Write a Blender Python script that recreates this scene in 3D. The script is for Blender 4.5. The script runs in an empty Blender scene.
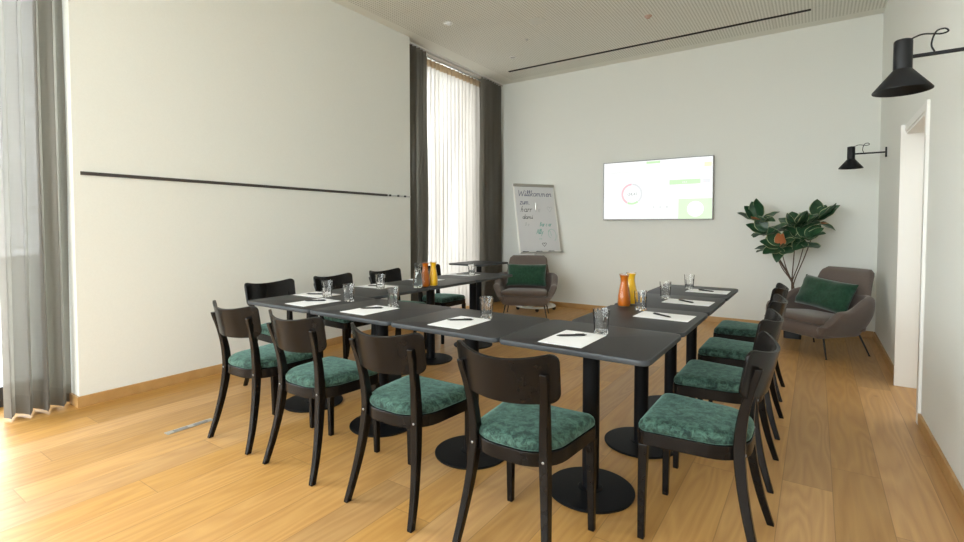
import bpy, bmesh, math, random
from mathutils import Vector, Matrix, noise
PI = math.pi
SC = bpy.context.scene
COL = SC.collection
rnd = random.Random(7)

# ------------------------------------------------------------------ camera, world, light, exposure
CAM_H = 1.27
cd = bpy.data.cameras.new('camera'); cam = bpy.data.objects.new('camera', cd); COL.objects.link(cam)
cd.sensor_fit = 'HORIZONTAL'; cd.sensor_width = 36.0; cd.lens = 492 / 964 * 36.0
cd.shift_y = -28 / 964; cd.clip_start = 0.05
yaw = math.radians(34.156); pitch = math.atan(16.7 / 492)
cam.location = (0, 0, CAM_H)
cam.rotation_euler = (PI / 2 - pitch, 0, yaw)
SC.camera = cam
SC.view_settings.view_transform = 'Standard'; SC.view_settings.look = 'None'
SC.view_settings.gamma = 1.0; SC.view_settings.use_curve_mapping = False
SC.view_settings.exposure = 0.0
SC.cycles.use_denoising = True
SC.cycles.max_bounces = 10; SC.cycles.diffuse_bounces = 6; SC.cycles.glossy_bounces = 4
SC.cycles.transmission_bounces = 8; SC.cycles.transparent_max_bounces = 12
SC.cycles.sample_clamp_indirect = 6.0
SC.cycles.caustics_reflective = False; SC.cycles.caustics_refractive = False

SKY = (0.945, 0.965, 1.0); SKY_STRENGTH = 11.6
wd = bpy.data.worlds.new('overcast_sky'); SC.world = wd; wd.use_nodes = True
bg = wd.node_tree.nodes['Background']; bg.inputs[0].default_value = (*SKY, 1); bg.inputs[1].default_value = SKY_STRENGTH

def portal(name, loc, rot, sx, sy):
    l = bpy.data.lights.new(name, 'AREA'); l.shape = 'RECTANGLE'; l.size = sx; l.size_y = sy
    l.cycles.is_portal = True
    o = bpy.data.objects.new(name, l); COL.objects.link(o); o.location = loc; o.rotation_euler = rot
    return o
# window openings of the left wall (area lights face +X, used only to guide the sky light)
WX = -4.75
portal('sky_portal', (WX - .02, -0.28, 1.82), (0, -PI / 2, 0), 3.6, 3.0)
portal('sky_portal', (WX - .02, 5.82, 1.82), (0, -PI / 2, 0), 3.6, 1.6)
portal('sky_portal', (-1.95, -2.88, 1.75), (PI / 2, 0, 0), 4.5, 3.3)

# ------------------------------------------------------------------ helpers
def tag(o, label=None, cat=None, group=None, kind=None):
    if label: o['label'] = label
    if cat: o['category'] = cat
    if group: o['group'] = group
    if kind: o['kind'] = kind
    return o
def build(name, bm, mats, parent=None, smooth=True, bevel=0, seg=2, sharp=35):
    bmesh.ops.recalc_face_normals(bm, faces=bm.faces[:])
    me = bpy.data.meshes.new(name); bm.to_mesh(me); bm.free()
    for m in (mats if isinstance(mats, (list, tuple)) else [mats]): me.materials.append(m)
    if smooth:
        me.polygons.foreach_set('use_smooth', [True] * len(me.polygons))
        me.set_sharp_from_angle(angle=math.radians(sharp))
    o = bpy.data.objects.new(name, me); COL.objects.link(o)
    if parent: o.parent = parent
    if bevel:
        b = o.modifiers.new('bevel', 'BEVEL'); b.width = bevel; b.segments = seg; b.limit_method = 'ANGLE'
        b.angle_limit = math.radians(40)
    return o
def empty(name, loc=(0, 0, 0), rz=0):
    o = bpy.data.objects.new(name, None); COL.objects.link(o); o.empty_display_size = .1
    o.location = loc; o.rotation_euler = (0, 0, rz); return o
def kids(o): return [c for c in bpy.data.objects if c.parent == o]
def copy_tree(o, parent=None):
    c = o.copy(); COL.objects.link(c); c.parent = parent
    for ch in kids(o): copy_tree(ch, c)
    return c
def box(bm, x0, x1, y0, y1, z0, z1, mi=0, M=None):
    v = [bm.verts.new((x, y, z)) for x in (x0, x1) for y in (y0, y1) for z in (z0, z1)]
    if M is not None:
        for q in v: q.co = M @ q.co
    for a in ((0, 1, 3, 2), (4, 6, 7, 5), (0, 4, 5, 1), (2, 3, 7, 6), (0, 2, 6, 4), (1, 5, 7, 3)):
        f = bm.faces.new([v[i] for i in a]); f.material_index = mi
def BX(name, x0, x1, y0, y1, z0, z1, m, parent=None, bevel=0):
    bm = bmesh.new(); box(bm, x0, x1, y0, y1, z0, z1); return build(name, bm, m, parent, False, bevel)
def loft(bm, rings, cap0=True, cap1=True, closed=True, mi=0):
    R = [[bm.verts.new(p) for p in r] for r in rings]
    for a, b in zip(R, R[1:]):
        n = len(a)
        for i in range(n if closed else n - 1):
            j = (i + 1) % n
            f = bm.faces.new((a[i], a[j], b[j], b[i])); f.material_index = mi
    if cap0: bm.faces.new(R[0][::-1]).material_index = mi
    if cap1: bm.faces.new(R[-1]).material_index = mi
    return R
def frames(pts):
    P = [Vector(p) for p in pts]; T = []
    for i in range(len(P)):
        a = P[max(0, i - 1)]; b = P[min(len(P) - 1, i + 1)]; T.append((b - a).normalized())
    up = Vector((0, 0, 1)) if abs(T[0].z) < .9 else Vector((1, 0, 0))
    n = T[0].cross(up).normalized(); out = []
    for p, t in zip(P, T):
        n = (n - t * n.dot(t)).normalized(); out.append((p, t, n, t.cross(n)))
    return out
def tube(bm, pts, r, seg=10, mi=0):
    rs = r if isinstance(r, (list, tuple)) else [r] * len(pts); rings = []
    for (p, t, n, b), q in zip(frames(pts), rs):
        rings.append([p + (n * math.cos(2 * PI * k / seg) + b * math.sin(2 * PI * k / seg)) * q for k in range(seg)])
    loft(bm, rings, mi=mi)
def lathe(bm, prof, seg=32, cx=0, cy=0, cap0=False, cap1=False, flute=None, mi=0):
    rings = []
    for r, z in prof:
        ring = []
        for k in range(seg):
            a = 2 * PI * k / seg; q = r
            if flute: q = r * (1 - flute(z) * (0.5 + 0.5 * math.cos(a * 8)))
            ring.append((cx + q * math.cos(a), cy + q * math.sin(a), z))
        rings.append(ring)
    loft(bm, rings, cap0, cap1, mi=mi)
def catmull(pts, n=6):
    P = [Vector(p) for p in pts]; P = [P[0] * 2 - P[1]] + P + [P[-1] * 2 - P[-2]]; out = []
    for i in range(1, len(P) - 2):
        for k in range(n):
            t = k / n; a, b, c, d = P[i - 1:i + 3]
            out.append(.5 * ((2 * b) + (c - a) * t + (2 * a - 5 * b + 4 * c - d) * t * t + (3 * b - a - 3 * c + d) * t ** 3))
    out.append(P[-2]); return out
def rpoly(corners, n=6):
    """corners: (x, y, radius) counter-clockwise -> rounded outline"""
    out = []; N = len(corners)
    for i in range(N):
        p = Vector(corners[i][:2]); r = corners[i][2]
        a = (Vector(corners[i - 1][:2]) - p).normalized(); b = (Vector(corners[(i + 1) % N][:2]) - p).normalized()
        ang = a.angle(b); d = r / math.tan(ang / 2); c = p + (a + b).normalized() * (r / math.sin(ang / 2))
        s = p + a * d; e = p + b * d
        a0 = math.atan2(s.y - c.y, s.x - c.x); a1 = math.atan2(e.y - c.y, e.x - c.x)
        da = (a1 - a0 + PI) % (2 * PI) - PI
        for k in range(n + 1): out.append((c.x + r * math.cos(a0 + da * k / n), c.y + r * math.sin(a0 + da * k / n)))
    return out
def scale_outline(o, k, cx=0, cy=0): return [(cx + (x - cx) * k, cy + (y - cy) * k) for x, y in o]
def text_obj(name, body, size, m, M, parent, shear=0, depth=.0008, bold=0):
    c = bpy.data.curves.new(name, 'FONT'); c.body = body; c.size = size; c.shear = shear; c.extrude = depth
    c.align_x = 'LEFT'; c.offset = bold; c.resolution_u = 3
    t = bpy.data.objects.new('tmp', c); COL.objects.link(t)
    dg = bpy.context.evaluated_depsgraph_get(); me = bpy.data.meshes.new_from_object(t.evaluated_get(dg))
    bpy.data.objects.remove(t); me.name = name; me.materials.clear(); me.materials.append(m); me.transform(M)
    o = bpy.data.objects.new(name, me); COL.objects.link(o); o.parent = parent; return o

# ------------------------------------------------------------------ materials
def mat(name, color, rough=.5, metal=0, spec=.5, **kw):
    m = bpy.data.materials.new(name); m.use_nodes = True; b = m.node_tree.nodes['Principled BSDF']
    b.inputs['Base Color'].default_value = (*color, 1); b.inputs['Roughness'].default_value = rough
    b.inputs['Metallic'].default_value = metal; b.inputs['Specular IOR Level'].default_value = spec
    for k, v in kw.items():
        b.inputs[k.replace('_', ' ')].default_value = v
    return m
def nodes(m): return m.node_tree.nodes, m.node_tree.links, m.node_tree.nodes['Principled BSDF']
def N(nt, typ, **kw):
    n = nt.new(typ)
    for k, v in kw.items(): setattr(n, k, v)
    return n
def math_n(nt, L, op, a, b=None, c=None):
    n = nt.new('ShaderNodeMath'); n.operation = op
    for i, v in enumerate((a, b, c)):
        if v is None: continue
        if isinstance(v, (int, float)): n.inputs[i].default_value = v
        else: L.new(v, n.inputs[i])
    return n.outputs[0]
def speckle(m, scale, c0, c1, lo=.3, hi=.7, bump=0, detail=4, dist=.001):
    nt, L, b = nodes(m); tc = nt.new('ShaderNodeTexCoord'); n = nt.new('ShaderNodeTexNoise')
    n.inputs['Scale'].default_value = scale; n.inputs['Detail'].default_value = detail
    L.new(tc.outputs['Object'], n.inputs['Vector']); r = nt.new('ShaderNodeValToRGB')
    r.color_ramp.elements[0].position = lo; r.color_ramp.elements[1].position = hi
    r.color_ramp.elements[0].color = (*c0, 1); r.color_ramp.elements[1].color = (*c1, 1)
    L.new(n.outputs[0], r.inputs[0]); L.new(r.outputs[0], b.inputs['Base Color'])
    if bump:
        u = nt.new('ShaderNodeBump'); u.inputs['Strength'].default_value = bump; u.inputs['Distance'].default_value = dist
        L.new(n.outputs[0], u.inputs['Height']); L.new(u.outputs[0], b.inputs['Normal'])
    return m

WALL_C = (.70, .70, .63)
m_wall = speckle(mat('wall_paint', WALL_C, .7, spec=.3), 90, (.765, .782, .745), (.785, .802, .765), bump=.15, dist=.0006)
m_white = mat('white_lacquer', (.80, .80, .77), .35)
m_jamb = mat('jamb_paint', (.78, .78, .74), .5)
m_base = speckle(mat('oak_baseboard', (.45, .26, .11), .4), 9, (.42, .235, .08), (.52, .31, .12))
m_winframe = mat('dark_window_frame', (.03, .03, .033), .45)

# ceiling: white board with a fine square grid of round holes
m_ceil = mat('perforated_ceiling', (.72, .70, .62), .8, spec=.2)
nt, L, b = nodes(m_ceil)
tc = nt.new('ShaderNodeTexCoord'); sp = nt.new('ShaderNodeSeparateXYZ'); L.new(tc.outputs['Object'], sp.inputs[0])
P_ = .032
def cellc(o):
    return math_n(nt, L, 'SUBTRACT', math_n(nt, L, 'FRACT', math_n(nt, L, 'DIVIDE', o, P_)), .5)
cx_, cy_ = cellc(sp.outputs[0]), cellc(sp.outputs[1])
d2 = math_n(nt, L, 'ADD', math_n(nt, L, 'MULTIPLY', cx_, cx_), math_n(nt, L, 'MULTIPLY', cy_, cy_))
hole = math_n(nt, L, 'LESS_THAN', d2, .29 ** 2)
ins = math_n(nt, L, 'MULTIPLY', math_n(nt, L, 'GREATER_THAN', sp.outputs[0], -4.12), math_n(nt, L, 'LESS_THAN', sp.outputs[1], 6.93))
hole = math_n(nt, L, 'MULTIPLY', hole, ins)
# board joints every 1.2 x 2.4 m
def joint(o, off, per):
    f = math_n(nt, L, 'FRACT', math_n(nt, L, 'DIVIDE', math_n(nt, L, 'ADD', o, off), per))
    return math_n(nt, L, 'LESS_THAN', f, .006 / per)
jj = math_n(nt, L, 'MAXIMUM', joint(sp.outputs[0], 10.05, 1.2), joint(sp.outputs[1], 10.3, 2.4))
jj = math_n(nt, L, 'MULTIPLY', math_n(nt, L, 'MULTIPLY', jj, ins), .35)
mx = nt.new('ShaderNodeMix'); mx.data_type = 'RGBA'; mx.inputs[6].default_value = (.78, .785, .73, 1); mx.inputs[7].default_value = (.47, .465, .41, 1)
L.new(math_n(nt, L, 'MAXIMUM', hole, jj), mx.inputs[0]); L.new(mx.outputs[2], b.inputs['Base Color'])

# oak floor
m_floor = mat('oak_plank_floor', (.5, .3, .14), .38, spec=.33)
nt, L, b = nodes(m_floor)
tc = nt.new('ShaderNodeTexCoord'); sp = nt.new('ShaderNodeSeparateXYZ'); L.new(tc.outputs['Object'], sp.inputs[0])
PW, PL = .205, 2.3
u = math_n(nt, L, 'DIVIDE', math_n(nt, L, 'ADD', sp.outputs[0], 20), PW)
iu = math_n(nt, L, 'FLOOR', u); fu = math_n(nt, L, 'FRACT', u)
w1 = nt.new('ShaderNodeTexWhiteNoise'); w1.noise_dimensions = '1D'; L.new(iu, w1.inputs['W'])
v = math_n(nt, L, 'DIVIDE', math_n(nt, L, 'ADD', sp.outputs[1], math_n(nt, L, 'MULTIPLY_ADD', w1.outputs[0], 5.0, 20)), PL)
iv = math_n(nt, L, 'FLOOR', v); fv = math_n(nt, L, 'FRACT', v)
w2 = nt.new('ShaderNodeTexWhiteNoise'); w2.noise_dimensions = '2D'; cb = nt.new('ShaderNodeCombineXYZ'); L.new(iu, cb.inputs[0]); L.new(iv, cb.inputs[1]); L.new(cb.outputs[0], w2.inputs['Vector'])
off = nt.new('ShaderNodeVectorMath'); off.operation = 'MULTIPLY_ADD'; L.new(w2.outputs['Color'], off.inputs[0]); off.inputs[1].default_value = (37, 53, 19); L.new(tc.outputs['Object'], off.inputs[2])
mp = nt.new('ShaderNodeMapping'); mp.inputs['Scale'].default_value = (5.0, .55, 1); L.new(off.outputs[0], mp.inputs['Vector'])
n0 = nt.new('ShaderNodeTexNoise'); n0.inputs['Scale'].default_value = 1.0; n0.inputs['Detail'].default_value = 2; L.new(mp.outputs[0], n0.inputs['Vector'])
rings = math_n(nt, L, 'FRACT', math_n(nt, L, 'MULTIPLY', n0.outputs[0], 13))
rings = math_n(nt, L, 'ABSOLUTE', math_n(nt, L, 'SUBTRACT', rings, .5))
mp2 = nt.new('ShaderNodeMapping'); mp2.inputs['Scale'].default_value = (60, 2.6, 1); L.new(off.outputs[0], mp2.inputs['Vector'])
n1 = nt.new('ShaderNodeTexNoise'); n1.inputs['Scale'].default_value = 1.0; n1.inputs['Detail'].default_value = 5; L.new(mp2.outputs[0], n1.inputs['Vector'])
g = math_n(nt, L, 'ADD', math_n(nt, L, 'MULTIPLY', rings, .7), math_n(nt, L, 'MULTIPLY', n1.outputs[0], .65))
r = nt.new('ShaderNodeValToRGB'); e = r.color_ramp.elements
e[0].position = .12; e[0].color = .40, .20, .058, 1; e[1].position = .75; e[1].color = (.53, .30, .097, 1)
L.new(g, r.inputs[0])
hv = nt.new('ShaderNodeHueSaturation'); L.new(r.outputs[0], hv.inputs['Color'])
L.new(math_n(nt, L, 'MULTIPLY_ADD', w2.outputs[0], .26, .87), hv.inputs['Value'])
L.new(math_n(nt, L, 'MULTIPLY_ADD', w1.outputs[0], .16, .90), hv.inputs['Saturation'])
# knots
vo = nt.new('ShaderNodeTexVoronoi'); vo.inputs['Scale'].default_value = 1.0
mp3 = nt.new('ShaderNodeMapping'); mp3.inputs['Scale'].default_value = (1.9, 1.25, 1); L.new(tc.outputs['Object'], mp3.inputs['Vector']); L.new(mp3.outputs[0], vo.inputs['Vector'])
kn = nt.new('ShaderNodeMapRange'); kn.inputs[1].default_value = .014; kn.inputs[2].default_value = .045; kn.inputs[3].default_value = .65; kn.inputs[4].default_value = 0; L.new(vo.outputs['Distance'], kn.inputs[0])
mk = nt.new('ShaderNodeMix'); mk.data_type = 'RGBA'; L.new(kn.outputs[0], mk.inputs[0]); L.new(hv.outputs[0], mk.inputs[6]); mk.inputs[7].default_value = (.14, .07, .03, 1)
eu = math_n(nt, L, 'MINIMUM', fu, math_n(nt, L, 'SUBTRACT', 1, fu)); ev = math_n(nt, L, 'MINIMUM', fv, math_n(nt, L, 'SUBTRACT', 1, fv))
gr = math_n(nt, L, 'MAXIMUM', math_n(nt, L, 'LESS_THAN', eu, .0035 / PW * .5), math_n(nt, L, 'LESS_THAN', ev, .0035 / PL * .5))
mg = nt.new('ShaderNodeMix'); mg.data_type = 'RGBA'; L.new(math_n(nt, L, 'MULTIPLY', gr, .5), mg.inputs[0]); L.new(mk.outputs[2], mg.inputs[6]); mg.inputs[7].default_value = (.16, .085, .035, 1)
L.new(mg.outputs[2], b.inputs['Base Color'])
bp = nt.new('ShaderNodeBump'); bp.inputs['Strength'].default_value = .12; bp.inputs['Distance'].default_value = .001; L.new(n1.outputs[0], bp.inputs['Height']); L.new(bp.outputs[0], b.inputs['Normal'])
L.new(math_n(nt, L, 'MULTIPLY_ADD', n1.outputs[0], .2, .30), b.inputs['Roughness'])

def wood_black():
    m = mat('dark_stained_beech', (.01, .008, .007), .23, spec=.17)
    nt, L, b = nodes(m); tc = nt.new('ShaderNodeTexCoord'); mp = nt.new('ShaderNodeMapping'); mp.inputs['Scale'].default_value = (25, 25, 25)
    L.new(tc.outputs['Object'], mp.inputs['Vector']); n = nt.new('ShaderNodeTexNoise'); n.inputs['Scale'].default_value = 1; n.inputs['Detail'].default_value = 3
    L.new(mp.outputs[0], n.inputs['Vector']); r = nt.new('ShaderNodeValToRGB'); r.color_ramp.elements[0].color = (.0048, .0042, .0040, 1); r.color_ramp.elements[1].color = (.0068, .0056, .0050, 1)
    L.new(n.outputs[0], r.inputs[0]); L.new(r.outputs[0], b.inputs['Base Color']); return m
m_blackwood = wood_black()
m_screw = mat('steel_screw', (.30, .30, .30), .35, 1)
m_laminate = speckle(mat('anthracite_laminate', (.05, .05, .05), .45, spec=.32), 60, (.016, .0155, .0165), (.021, .020, .0215))
m_edge = mat('anthracite_edge', (.042, .048, .054), .45, spec=.35)
m_blackmetal = mat('black_powder_coat', (.003, .0034, .0045), .5, spec=.14)
m_lamp = mat('black_lamp_metal', (.007, .008, .010), .45, spec=.3)
m_lampin = mat('black_shade_lining', (.02, .02, .02), .6)

# crushed velvet
m_velvet = mat('green_crushed_velvet', (.03, .10, .075), .8, spec=.25)
nt, L, b = nodes(m_velvet); b.inputs['Sheen Weight'].default_value = .38; b.inputs['Sheen Roughness'].default_value = .35; b.inputs['Sheen Tint'].default_value = (.55, .95, .82, 1)
tc = nt.new('ShaderNodeTexCoord'); oi = nt.new('ShaderNodeObjectInfo'); va = nt.new('ShaderNodeVectorMath'); va.operation = 'MULTIPLY_ADD'
L.new(oi.outputs['Location'], va.inputs[0]); va.inputs[1].default_value = (3, 3, 3); L.new(tc.outputs['Object'], va.inputs[2])
n = nt.new('ShaderNodeTexNoise'); n.inputs['Scale'].default_value = 32; n.inputs['Detail'].default_value = 13; n.inputs['Roughness'].default_value = .78; n.inputs['Distortion'].default_value = .5
L.new(va.outputs[0], n.inputs['Vector'])
r = nt.new('ShaderNodeValToRGB'); e = r.color_ramp.elements; e[0].position = .43; e[0].color = (.007, .019, .016, 1); e[1].position = .60; e[1].color = (.068, .138, .108, 1)
e2 = e.new(.49); e2.color = (.026, .062, .048, 1)
L.new(n.outputs[0], r.inputs[0]); L.new(r.outputs[0], b.inputs['Base Color'])
u_ = nt.new('ShaderNodeBump'); u_.inputs['Strength'].default_value = .5; u_.inputs['Distance'].default_value = .003; L.new(n.outputs[0], u_.inputs['Height']); L.new(u_.outputs[0], b.inputs['Normal'])

m_taupe = speckle(mat('taupe_felt', (.17, .125, .11), .85, spec=.2, Sheen_Weight=.3), 350, (.118, .092, .080), (.155, .122, .106), bump=.3, dist=.0008)
m_pillow = speckle(mat('dark_green_linen', (.02, .085, .045), .85, spec=.2, Sheen_Weight=.35), 40, (.010, .040, .022), (.019, .070, .038), bump=.3, dist=.002)
m_leg = mat('black_wire_leg', (.015, .013, .012), .4)
m_paper = mat('white_paper', (.90, .91, .93), .6, spec=.2)
m_print = mat('grey_print', (.45, .46, .48), .6)
m_pen = mat('black_pen_plastic', (.012, .012, .013), .3)
m_pencl = mat('grey_pen_clip', (.25, .25, .26), .35, .6)
m_alu = mat('brushed_aluminium', (.55, .55, .54), .35, .9)
m_rail = mat('dark_rail', (.05, .042, .04), .45)
m_plasticw = mat('white_plastic', (.8, .8, .78), .4)
m_plasticb = mat('black_plastic', (.012, .012, .012), .4)
m_dark = mat('slot_dark', (.02, .018, .015), .7)

def glass(name, color=(1, 1, 1), ior=1.45, rough=0):
    m = bpy.data.materials.new(name); m.use_nodes = True; nt, L = m.node_tree.nodes, m.node_tree.links
    for n_ in list(nt): nt.remove(n_)
    o = nt.new('ShaderNodeOutputMaterial'); g_ = nt.new('ShaderNodeBsdfGlass'); g_.inputs[0].default_value = (*color, 1); g_.inputs['IOR'].default_value = ior; g_.inputs['Roughness'].default_value = rough
    L.new(g_.outputs[0], o.inputs[0]); return m
def thin_glass():
    m = bpy.data.materials.new('thin_glass'); m.use_nodes = True; nt, L = m.node_tree.nodes, m.node_tree.links
    for n_ in list(nt): nt.remove(n_)
    o = nt.new('ShaderNodeOutputMaterial'); t = nt.new('ShaderNodeBsdfTransparent'); t.inputs[0].default_value = (.95, .965, .96, 1)
    g_ = nt.new('ShaderNodeBsdfGlossy'); g_.inputs['Roughness'].default_value = .03; mx = nt.new('ShaderNodeMixShader'); fr = nt.new('ShaderNodeLayerWeight'); fr.inputs[0].default_value = .12
    L.new(fr.outputs[1], mx.inputs[0]); L.new(t.outputs[0], mx.inputs[1]); L.new(g_.outputs[0], mx.inputs[2]); L.new(mx.outputs[0], o.inputs[0]); return m
m_thin = thin_glass()
m_glass = glass('clear_glass', (1, 1, 1))
m_water = glass('water', (.97, .99, .99), 1.33)
m_amber = mat('amber_juice', (.52, .125, .003), .3, Transmission_Weight=.15, IOR=1.34)
m_orange = mat('orange_juice', (1.0, .56, .015), .3, spec=.4)
def pane_mat():
    m = bpy.data.materials.new('window_glass'); m.use_nodes = True; nt, L = m.node_tree.nodes, m.node_tree.links
    for n_ in list(nt): nt.remove(n_)
    o = nt.new('ShaderNodeOutputMaterial'); t = nt.new('ShaderNodeBsdfTransparent'); t.inputs[0].default_value = (.95, .97, .96, 1)
    g_ = nt.new('ShaderNodeBsdfGlossy'); g_.inputs['Roughness'].default_value = .02; mx = nt.new('ShaderNodeMixShader'); fr = nt.new('ShaderNodeLayerWeight'); fr.inputs[0].default_value = .12
    L.new(fr.outputs[1], mx.inputs[0]); L.new(t.outputs[0], mx.inputs[1]); L.new(g_.outputs[0], mx.inputs[2]); L.new(mx.outputs[0], o.inputs[0]); return m
m_pane = pane_mat()
def fabric(name, color, tcolor, trans, transp, weave=900):
    m = bpy.data.materials.new(name); m.use_nodes = True; nt, L = m.node_tree.nodes, m.node_tree.links
    for n_ in list(nt): nt.remove(n_)
    o = nt.new('ShaderNodeOutputMaterial'); d = nt.new('ShaderNodeBsdfDiffuse'); d.inputs[0].default_value = (*color, 1)
    tl = nt.new('ShaderNodeBsdfTranslucent'); tl.inputs[0].default_value = (*tcolor, 1); a = nt.new('ShaderNodeMixShader'); a.inputs[0].default_value = trans
    L.new(d.outputs[0], a.inputs[1]); L.new(tl.outputs[0], a.inputs[2]); tr = nt.new('ShaderNodeBsdfTransparent'); b2 = nt.new('ShaderNodeMixShader')
    tc = nt.new('ShaderNodeTexCoord'); n = nt.new('ShaderNodeTexNoise'); n.inputs['Scale'].default_value = 1; mp = nt.new('ShaderNodeMapping'); mp.inputs['Scale'].default_value = (4, 4, 160)
    L.new(tc.outputs['Object'], mp.inputs[0]); L.new(mp.outputs[0], n.inputs['Vector'])
    mr = nt.new('ShaderNodeMapRange'); mr.inputs[1].default_value = .3; mr.inputs[2].default_value = .7; mr.inputs[3].default_value = transp * .6; mr.inputs[4].default_value = transp * 1.4
    L.new(n.outputs[0], mr.inputs[0]); L.new(mr.outputs[0], b2.inputs[0])
    L.new(a.outputs[0], b2.inputs[1]); L.new(tr.outputs[0], b2.inputs[2]); L.new(b2.outputs[0], o.inputs[0]); return m
m_curtain = fabric('grey_linen_curtain', (.20, .185, .165), (.36, .34, .285), .42, .03)
m_sheer = fabric('white_sheer', (.74, .70, .66), (.42, .39, .355), .55, .03)
m_hem = fabric('grey_linen_hem', (.20, .185, .165), (.32, .30, .25), .32, 0)
m_heading = fabric('sheer_heading_tape', (.55, .45, .34), (.20, .13, .07), .45, 0)

# ------------------------------------------------------------------ setting
HC = 3.64; LX = -4.26; RX = .578; BY = 7.1; FY = -2.8
def S(o): o['kind'] = 'structure'; return o
bm = bmesh.new(); box(bm, -4.95, 2.5, FY - .2, BY + .2, -.12, 0); S(build('floor', bm, m_floor, None, False))
bm = bmesh.new(); box(bm, -4.95, .95, FY - .2, BY + .2, HC, HC + .15); S(build('ceiling', bm, m_ceil, None, False))
bm = bmesh.new()
box(bm, -4.95, LX, 1.24, 4.66, 0, HC); box(bm, -4.95, LX, FY, -1.8, 0, HC)
box(bm, -4.95, -4.66, 4.66, 5.04, 0, HC); box(bm, -4.95, -4.66, 6.60, BY, 0, HC)
S(build('wall_left', bm, m_wall, None, False))
bm = bmesh.new(); box(bm, -4.95, RX + .0, BY, BY + .2, 0, HC); box(bm, RX, .95, BY, BY + .2, 0, HC)
S(build('wall_back', bm, m_wall, None, False))
DY0, DY1, DZ, DT = 4.19, 5.08, 2.01, .18
bm = bmesh.new()
box(bm, RX, RX + DT, FY, DY0, 0, HC); box(bm, RX, RX + DT, DY1, BY, 0, HC); box(bm, RX, RX + DT, DY0, DY1, DZ, HC)
S(build('wall_right', bm, m_wall, None, False))
bm = bmesh.new()
box(bm, -4.95, -4.2, FY - .2, FY, 0, HC); box(bm, .3, .95, FY - .2, FY, 0, HC); box(bm, -4.2, .3, FY - .2, FY, 3.4, HC); box(bm, -4.2, .3, FY - .2, FY, 0, .1)
S(build('wall_front', bm, m_wall, None, False))
# corridor beyond the doorway
bm = bmesh.new()
box(bm, 2.3, 2.5, 3.4, 6.2, 0, 2.8); box(bm, RX + DT, 2.3, 3.3, 3.4, 0, 2.8); box(bm, RX + DT, 2.3, 6.2, 6.3, 0, 2.8); box(bm, RX + DT, 2.3, 3.4, 6.2, 2.7, 2.8)
S(build('wall_corridor', bm, m_jamb, None, False))
cl = bpy.data.lights.new('corridor_lamp', 'AREA'); cl.shape = 'RECTANGLE'; cl.size = 1.0; cl.size_y = 2.0; cl.energy = 26; cl.color = (1, .985, .96)
clo = bpy.data.objects.new('corridor_lamp', cl); COL.objects.link(clo); clo.location = (1.55, 4.9, 2.68)
# doorway lining and casing
bm = bmesh.new()
box(bm, RX - .008, RX + DT + .008, DY0, DY0 + .018, 0, DZ); box(bm, RX - .040, RX + DT + .008, DY1 - .018, DY1, 0, DZ); box(bm, RX - .008, RX + DT + .008, DY0, DY1, DZ - .018, DZ)
box(bm, RX - .018, RX, DY0 - .05, DY0 + .004, 0, DZ + .055); box(bm, RX - .040, RX, DY1 - .004, DY1 + .012, 0, DZ + .055); box(bm, RX - .014, RX, DY0, DY1, DZ, DZ + .055)
S(build('trim_1', bm, m_white, None, False, .002))
# baseboards
def base(name, bits):
    bm = bmesh.new()
    for q in bits: box(bm, *q)
    S(build(name, bm, m_base, None, False, .002))
BB = .075
base('baseboard_left', [(LX, LX + .016, 1.224, 4.676, 0, BB), (-4.5, LX, 1.224, 1.24, 0, BB), (-4.5, LX, 4.66, 4.676, 0, BB), (LX, LX + .016, FY, -1.8, 0, BB)])
base('baseboard_back', [(-4.5, RX - .016, BY - .016, BY, 0, BB)])
base('baseboard_right', [(RX - .016, RX, FY, DY0 - .05, 0, BB), (RX - .016, RX, DY1 + .012, BY - .016, 0, BB)])
# windows
def window(name, y0, y1, mull, x=WX):
    bm = bmesh.new(); t = .06
    box(bm, x - .04, x + .04, y0, y1, 0, .14); box(bm, x - .04, x + .04, y0, y1, HC - .06, HC)
    box(bm, x - .04, x + .04, y0, y0 + t, 0, HC); box(bm, x - .04, x + .04, y1 - t, y1, 0, HC)
    for q in mull: box(bm, x - .04, x + .04, q - .035, q + .035, .1, HC - .05)
    w = S(build(name, bm, m_winframe, None, False, .004))
    bm = bmesh.new(); box(bm, x - .004, x + .004, y0 + .03, y1 - .03, .1, HC - .03)
    build('window_pane', bm, m_pane, w, False)
window('window_1', -1.8, 1.24, [-.28])
window('window_2', 5.04, 6.60, [5.8])
bm = bmesh.new()
box(bm, -4.2, .3, FY - .13, FY - .07, .1, .18); box(bm, -4.2, .3, FY - .13, FY - .07, 3.33, 3.4)
for q in (-4.17, -2.7, -1.2, .27): box(bm, q - .03, q + .03, FY - .13, FY - .07, .1, 3.4)
w = S(build('window_3', bm, m_winframe, None, False, .004))
bm = bmesh.new(); box(bm, -4.18, .28, FY - .104, FY - .096, .12, 3.38); build('window_pane', bm, m_pane, w, False)
# terrace outside
m_terrace = speckle(mat('pale_paving', (.5, .5, .48), .8), 3, (.42, .42, .40), (.55, .55, .53))
bm = bmesh.new(); box(bm, -30, -4.96, -30, 36, -.2, -.06); box(bm, -4.96, 12, -30, FY - .21, -.2, -.06)
S(build('terrace_ground', bm, m_terrace, None, False))

# ceiling slot diffuser
t = empty('ceiling_slot_diffuser', (-2.015, 6.54, HC)); tag(t, 'long narrow black linear air slot set in the perforated ceiling near the back wall', 'air vent')
bm = bmesh.new(); box(bm, -1.925, 1.925, -.022, -.012, -.006, .0); box(bm, -1.925, 1.925, .012, .022, -.006, 0); box(bm, -1.925, -1.91, -.022, .022, -.006, 0); box(bm, 1.91, 1.925, -.022, .022, -.006, 0)
build('slot_frame', bm, m_blackmetal, t, False)
BX('slot_blade', -1.91, 1.91, -.012, .012, -.003, .0, m_dark, t)
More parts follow.
